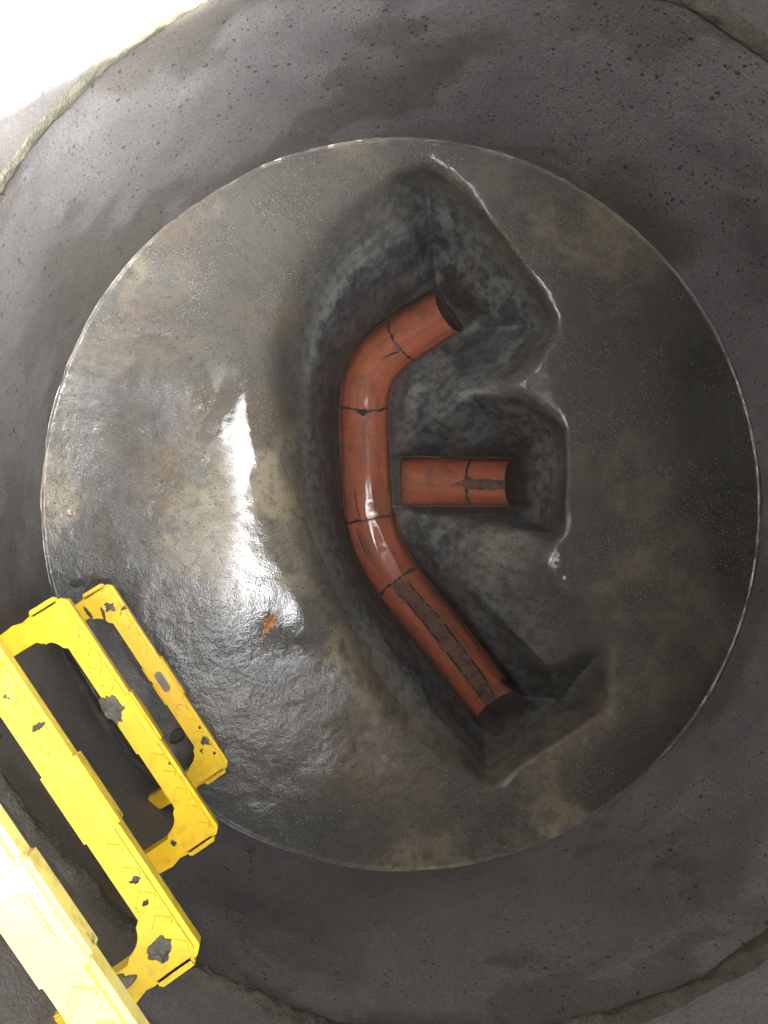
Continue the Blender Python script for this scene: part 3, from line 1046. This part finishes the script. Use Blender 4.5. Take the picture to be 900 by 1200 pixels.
def rung_pt(k, x, y, z=0):
    u = Vector((math.cos(TH0), math.sin(TH0)))
    v = Vector((-u.y, u.x))
    return Vector(RUNG_AT[k])+Vector((*(u*x+v*y), z))


def lump(name, loc, sx, sy, sz, mat, seed, rz=0, parent=None, rag=.5):
    """irregular dome of splashed cement: thin feathered rim, crumbly middle"""
    bm = bmesh.new()
    nt_, nr = 72, 16
    rings = []
    cv = bm.verts.new((0, 0, sz))
    for i in range(1, nr+1):
        rho = i/nr
        row = []
        for k in range(nt_):
            a = 2*math.pi*k/nt_
            d = Vector((math.cos(a), math.sin(a), 0))
            rim = 1+rag*noise.noise(d*1.1+Vector((seed*3.7, 0, 0)))+rag*.7*noise.noise(d*2.7+Vector((0, seed*2.1, 0)))+rag*.35*noise.noise(d*8+Vector((0, 0, seed*1.3)))
            x, y = d.x*rho*rim*sx, d.y*rho*rim*sy
            h = (1-rho**2)**.65*(.75+.6*noise.noise(Vector((x*120, y*120, seed)))+.35*noise.noise(Vector((x*380, y*380, seed))))
            row.append(bm.verts.new((x, y, max(0, h)*sz-.0006*rho)))
        rings.append(row)
    for k in range(nt_):
        n = (k+1) % nt_
        bm.faces.new((cv, rings[0][k], rings[0][n]))
        for i in range(nr-1): bm.faces.new((rings[i][k], rings[i+1][k], rings[i+1][n], rings[i][n]))
    bm.faces.new(rings[-1][::-1])
    o = bm_obj(name, bm, mat, parent, True)
    o.location = loc
    o.rotation_euler = (0, 0, rz)
    return o


def stone(name, loc, sx, sy, sz, mat, seed, rz):
    bm = bmesh.new()
    bmesh.ops.create_icosphere(bm, subdivisions=4, radius=1)
    for v in bm.verts:
        n = v.co.normalized()
        d = 1+.28*noise.fractal(n*.9+Vector((seed*3.3, 0, 0)), 1.2, 2.1, 4)
        v.co = Vector((n.x*d*sx, n.y*d*sy, n.z*d*sz))
    o = bm_obj(name, bm, mat, None, True)
    o.location = loc
    o.rotation_euler = (0, 0, rz)
    return o


clumps = [(1, .133, -.022, .018, .011, .005, 'grey cement splash dried over the middle of the second rung'),
          (1, .012, -.100, .010, .009, .004, 'small dark cement crumb on the upper arm of the second rung'),
          (1, .292, -.094, .014, .011, .009, 'round grey cement lump on the lower arm of the second rung'),
          (2, .288, -.024, .009, .010, .005, 'small brown cement lump on the corner of the third rung'),
          (2, .291, -.078, .014, .022, .009, 'large grey cement lump on the lower arm of the third rung'),
          (2, .300, -.128, .008, .010, .004, 'thin dark cement smear near the wall end of the third rung'),
                    (0, .034, -.018, .008, .007, .0022, 'dark mud smear on the upper chevrons of the lowest rung')]
clumps = [c for c in clumps if c[0] > 0]
for i, (k, x, y, sx, sy, sz, lab) in enumerate(clumps):
    o = lump('cement_lump', rung_pt(k, x, y, .0006), sx, sy, sz*1.5, MUD, i+1, TH0, None, .36)
    tag(o, lab, 'cement lump', 'cement lumps stuck on the rungs')
# thin mud smeared on the treads: part of each rung
smears = [(0, .030, -.017, .006, .007), (0, .040, -.006, .003, .006), (0, .020, -.046, .016, .0025), (0, .034, -.030, .012, .0022), (0, .262, -.010, .009, .005), (0, .270, -.019, .005, .004), (0, .282, -.008, .003, .002),
          (0, .240, -.006, .003, .002), (0, .150, -.026, .003, .002), (2, .062, -.016, .004, .003), (2, .092, -.008, .003, .005), (2, .232, -.012, .003, .004), (2, .250, -.016, .002, .005), (1, .290, -.047, .004, .003), (1, .215, -.005, .002, .001), (3, .262, -.01, .003, .002)]
for i, (k, x, y, sx, sy) in enumerate(smears):
    o = lump('mud_smear', (x, y, .0003), sx, sy, .0012 if sx > .003 else .0016, GROUT, 60+i, random.uniform(-.3, .3), rungs[k], .7)

# ------------------------------------------------------------------ small things on the floor
p = bench_at(91, 683)
tag(stone('pebble', p+Vector((0, 0, .002)), .012, .0065, .0035, DARKSTONE, 21, .1), 'dark wet pebble by the floor edge above the lowest rung', 'pebble')
p = bench_at(208, 862)
tag(stone('pebble', p+Vector((0, 0, .002)), .013, .010, .0045, DARKSTONE, 23, .6), 'dark wet pebble inside the loop of the lowest rung', 'pebble')

# dead leaf
bm = bmesh.new()
outl = [(-.020, 0, .000), (-.012, .005, .002), (-.006, .004, .002), (-.002, .010, .006), (.002, .007, .004), (.007, .013, .008), (.009, .007, .003), (.018, .011, .007),
        (.013, .004, .002), (.021, .000, .004), (.012, -.003, .001), (.014, -.009, .006), (.006, -.005, .002), (.001, -.010, .006), (-.003, -.004, .001), (-.011, -.004, .002)]
spine = [bm.verts.new((x, 0, .0012)) for x in (-.019, -.010, -.002, .006, .014)]
ov = [bm.verts.new(p_) for p_ in outl]
sp_of = [0, 1, 1, 2, 2, 3, 3, 4, 4, 4, 4, 3, 3, 2, 2, 1]
for k in range(16):
    n = (k+1) % 16
    a, b = sp_of[k], sp_of[n]
    if a == b: bm.faces.new((ov[k], ov[n], spine[a]))
    else: bm.faces.new((ov[k], ov[n], spine[b], spine[a]))
bmesh.ops.subdivide_edges(bm, edges=bm.edges[:], cuts=2, use_grid_fill=True)
for v in bm.verts: v.co.z += .0012*noise.noise(v.co*180)+.0006
lf = bm_obj('leaf', bm, LEAFM, None, True)
md = lf.modifiers.new('thickness', 'SOLIDIFY'); md.thickness = .0005
bm = bmesh.new()
bmesh.ops.create_cone(bm, segments=8, radius1=.0007, radius2=.0004, depth=.014, cap_ends=True)
for v in bm.verts: v.co = Vector((v.co.z-.026, v.co.x, v.co.y+.0016))
stm = bm_obj('leaf_stem', bm, LEAFM, lf)
lf.location = bench_at(315, 733)+Vector((0, 0, .0015))
lf.rotation_euler = (0, 0, math.radians(58))
tag(lf, 'curled dead brown leaf on the wet cement floor', 'leaf')

# grit: loose sand grains on the floor
gv, gf = [], []
ico = bmesh.new()
bmesh.ops.create_icosphere(ico, subdivisions=1, radius=1)
iv = [v.co.copy() for v in ico.verts]
ifc = [[v.index for v in f.verts] for f in ico.faces]
ico.free()
cnt = 0
while cnt < 1500:
    u = random.random()
    if u < .6: px, py = random.gauss(230, 75), random.gauss(720, 100)
    elif u < .85: px, py = random.uniform(90, 760), random.uniform(800, 990)
    else: px, py = random.uniform(70, 860), random.uniform(180, 1000)
    j, i = int((py-y0)/ST), int((px-x0)/ST)
    if not (0 <= j < BZ.shape[0] and 0 <= i < BZ.shape[1]) or BZ[j, i] < -.045 or rr[j, i] > .59: continue
    p = hit(px, py, float(BZ[j, i]))
    s_ = .00045+.0011*random.random()**4
    b = len(gv)
    for v in iv: gv.append(p+Vector((v.x*s_*random.uniform(.8, 1.3), v.y*s_*random.uniform(.8, 1.3), v.z*s_*.8)))
    gf += [[b+k for k in f] for f in ifc]
    cnt += 1
gt = mesh_obj('grit', gv, gf, GRIT, None, False)
tag(gt, 'loose pale sand grains scattered over the wet floor', 'grit', kind='stuff')

# ------------------------------------------------------------------ light
EL = math.radians(55.4)
trav = qu                                   # the sun's rays travel towards the top left of the picture
sd = Vector((trav.x*math.cos(EL), trav.y*math.cos(EL), -math.sin(EL)))
sun = bpy.data.lights.new('sun', 'SUN')
sun.energy = 62
sun.angle = math.radians(.5)
sun.color = (1, .95, .88)
so = bpy.data.objects.new('sun', sun)
so.rotation_euler = sd.to_track_quat('-Z', 'Y').to_euler()
so.location = (0, 0, 4)
COL.objects.link(so)

SKYK = 3.7                                  # added sky ramp, brighter on one side, to darken the chamber's right
w = bpy.data.worlds.new('World')
scn.world = w
w.use_nodes = True
nt = w.node_tree
bg = nt.nodes['Background']
sky = nt.nodes.new('ShaderNodeTexSky')
sky.sky_type = 'NISHITA'
sky.sun_disc = False
sky.sun_elevation = EL
sky.sun_rotation = math.atan2(-trav.x, -trav.y)
sky.air_density = 1.0
sky.dust_density = 4
hs = nt.nodes.new('ShaderNodeHueSaturation')
hs.inputs['Saturation'].default_value = .12
nt.links.new(sky.outputs[0], hs.inputs['Color'])
tc = nt.nodes.new('ShaderNodeTexCoord')
dt = nt.nodes.new('ShaderNodeVectorMath'); dt.operation = 'DOT_PRODUCT'
nt.links.new(tc.outputs['Generated'], dt.inputs[0])
dt.inputs[1].default_value = (SKYK*.97, -SKYK*.26, 0)
ex = nt.nodes.new('ShaderNodeMath'); ex.operation = 'EXPONENT'
nt.links.new(dt.outputs['Value'], ex.inputs[0])
vm = nt.nodes.new('ShaderNodeVectorMath'); vm.operation = 'SCALE'
nt.links.new(hs.outputs[0], vm.inputs[0]); nt.links.new(ex.outputs[0], vm.inputs['Scale'])
nt.links.new(vm.outputs[0], bg.inputs['Color'])
bg.inputs['Strength'].default_value = 3.8

scn.view_settings.view_transform = 'Standard'
scn.view_settings.look = 'None'
scn.view_settings.exposure = 0
scn.cycles.use_denoising = True
scn.cycles.max_bounces = 6
scn.cycles.diffuse_bounces = 3
scn.cycles.glossy_bounces = 3
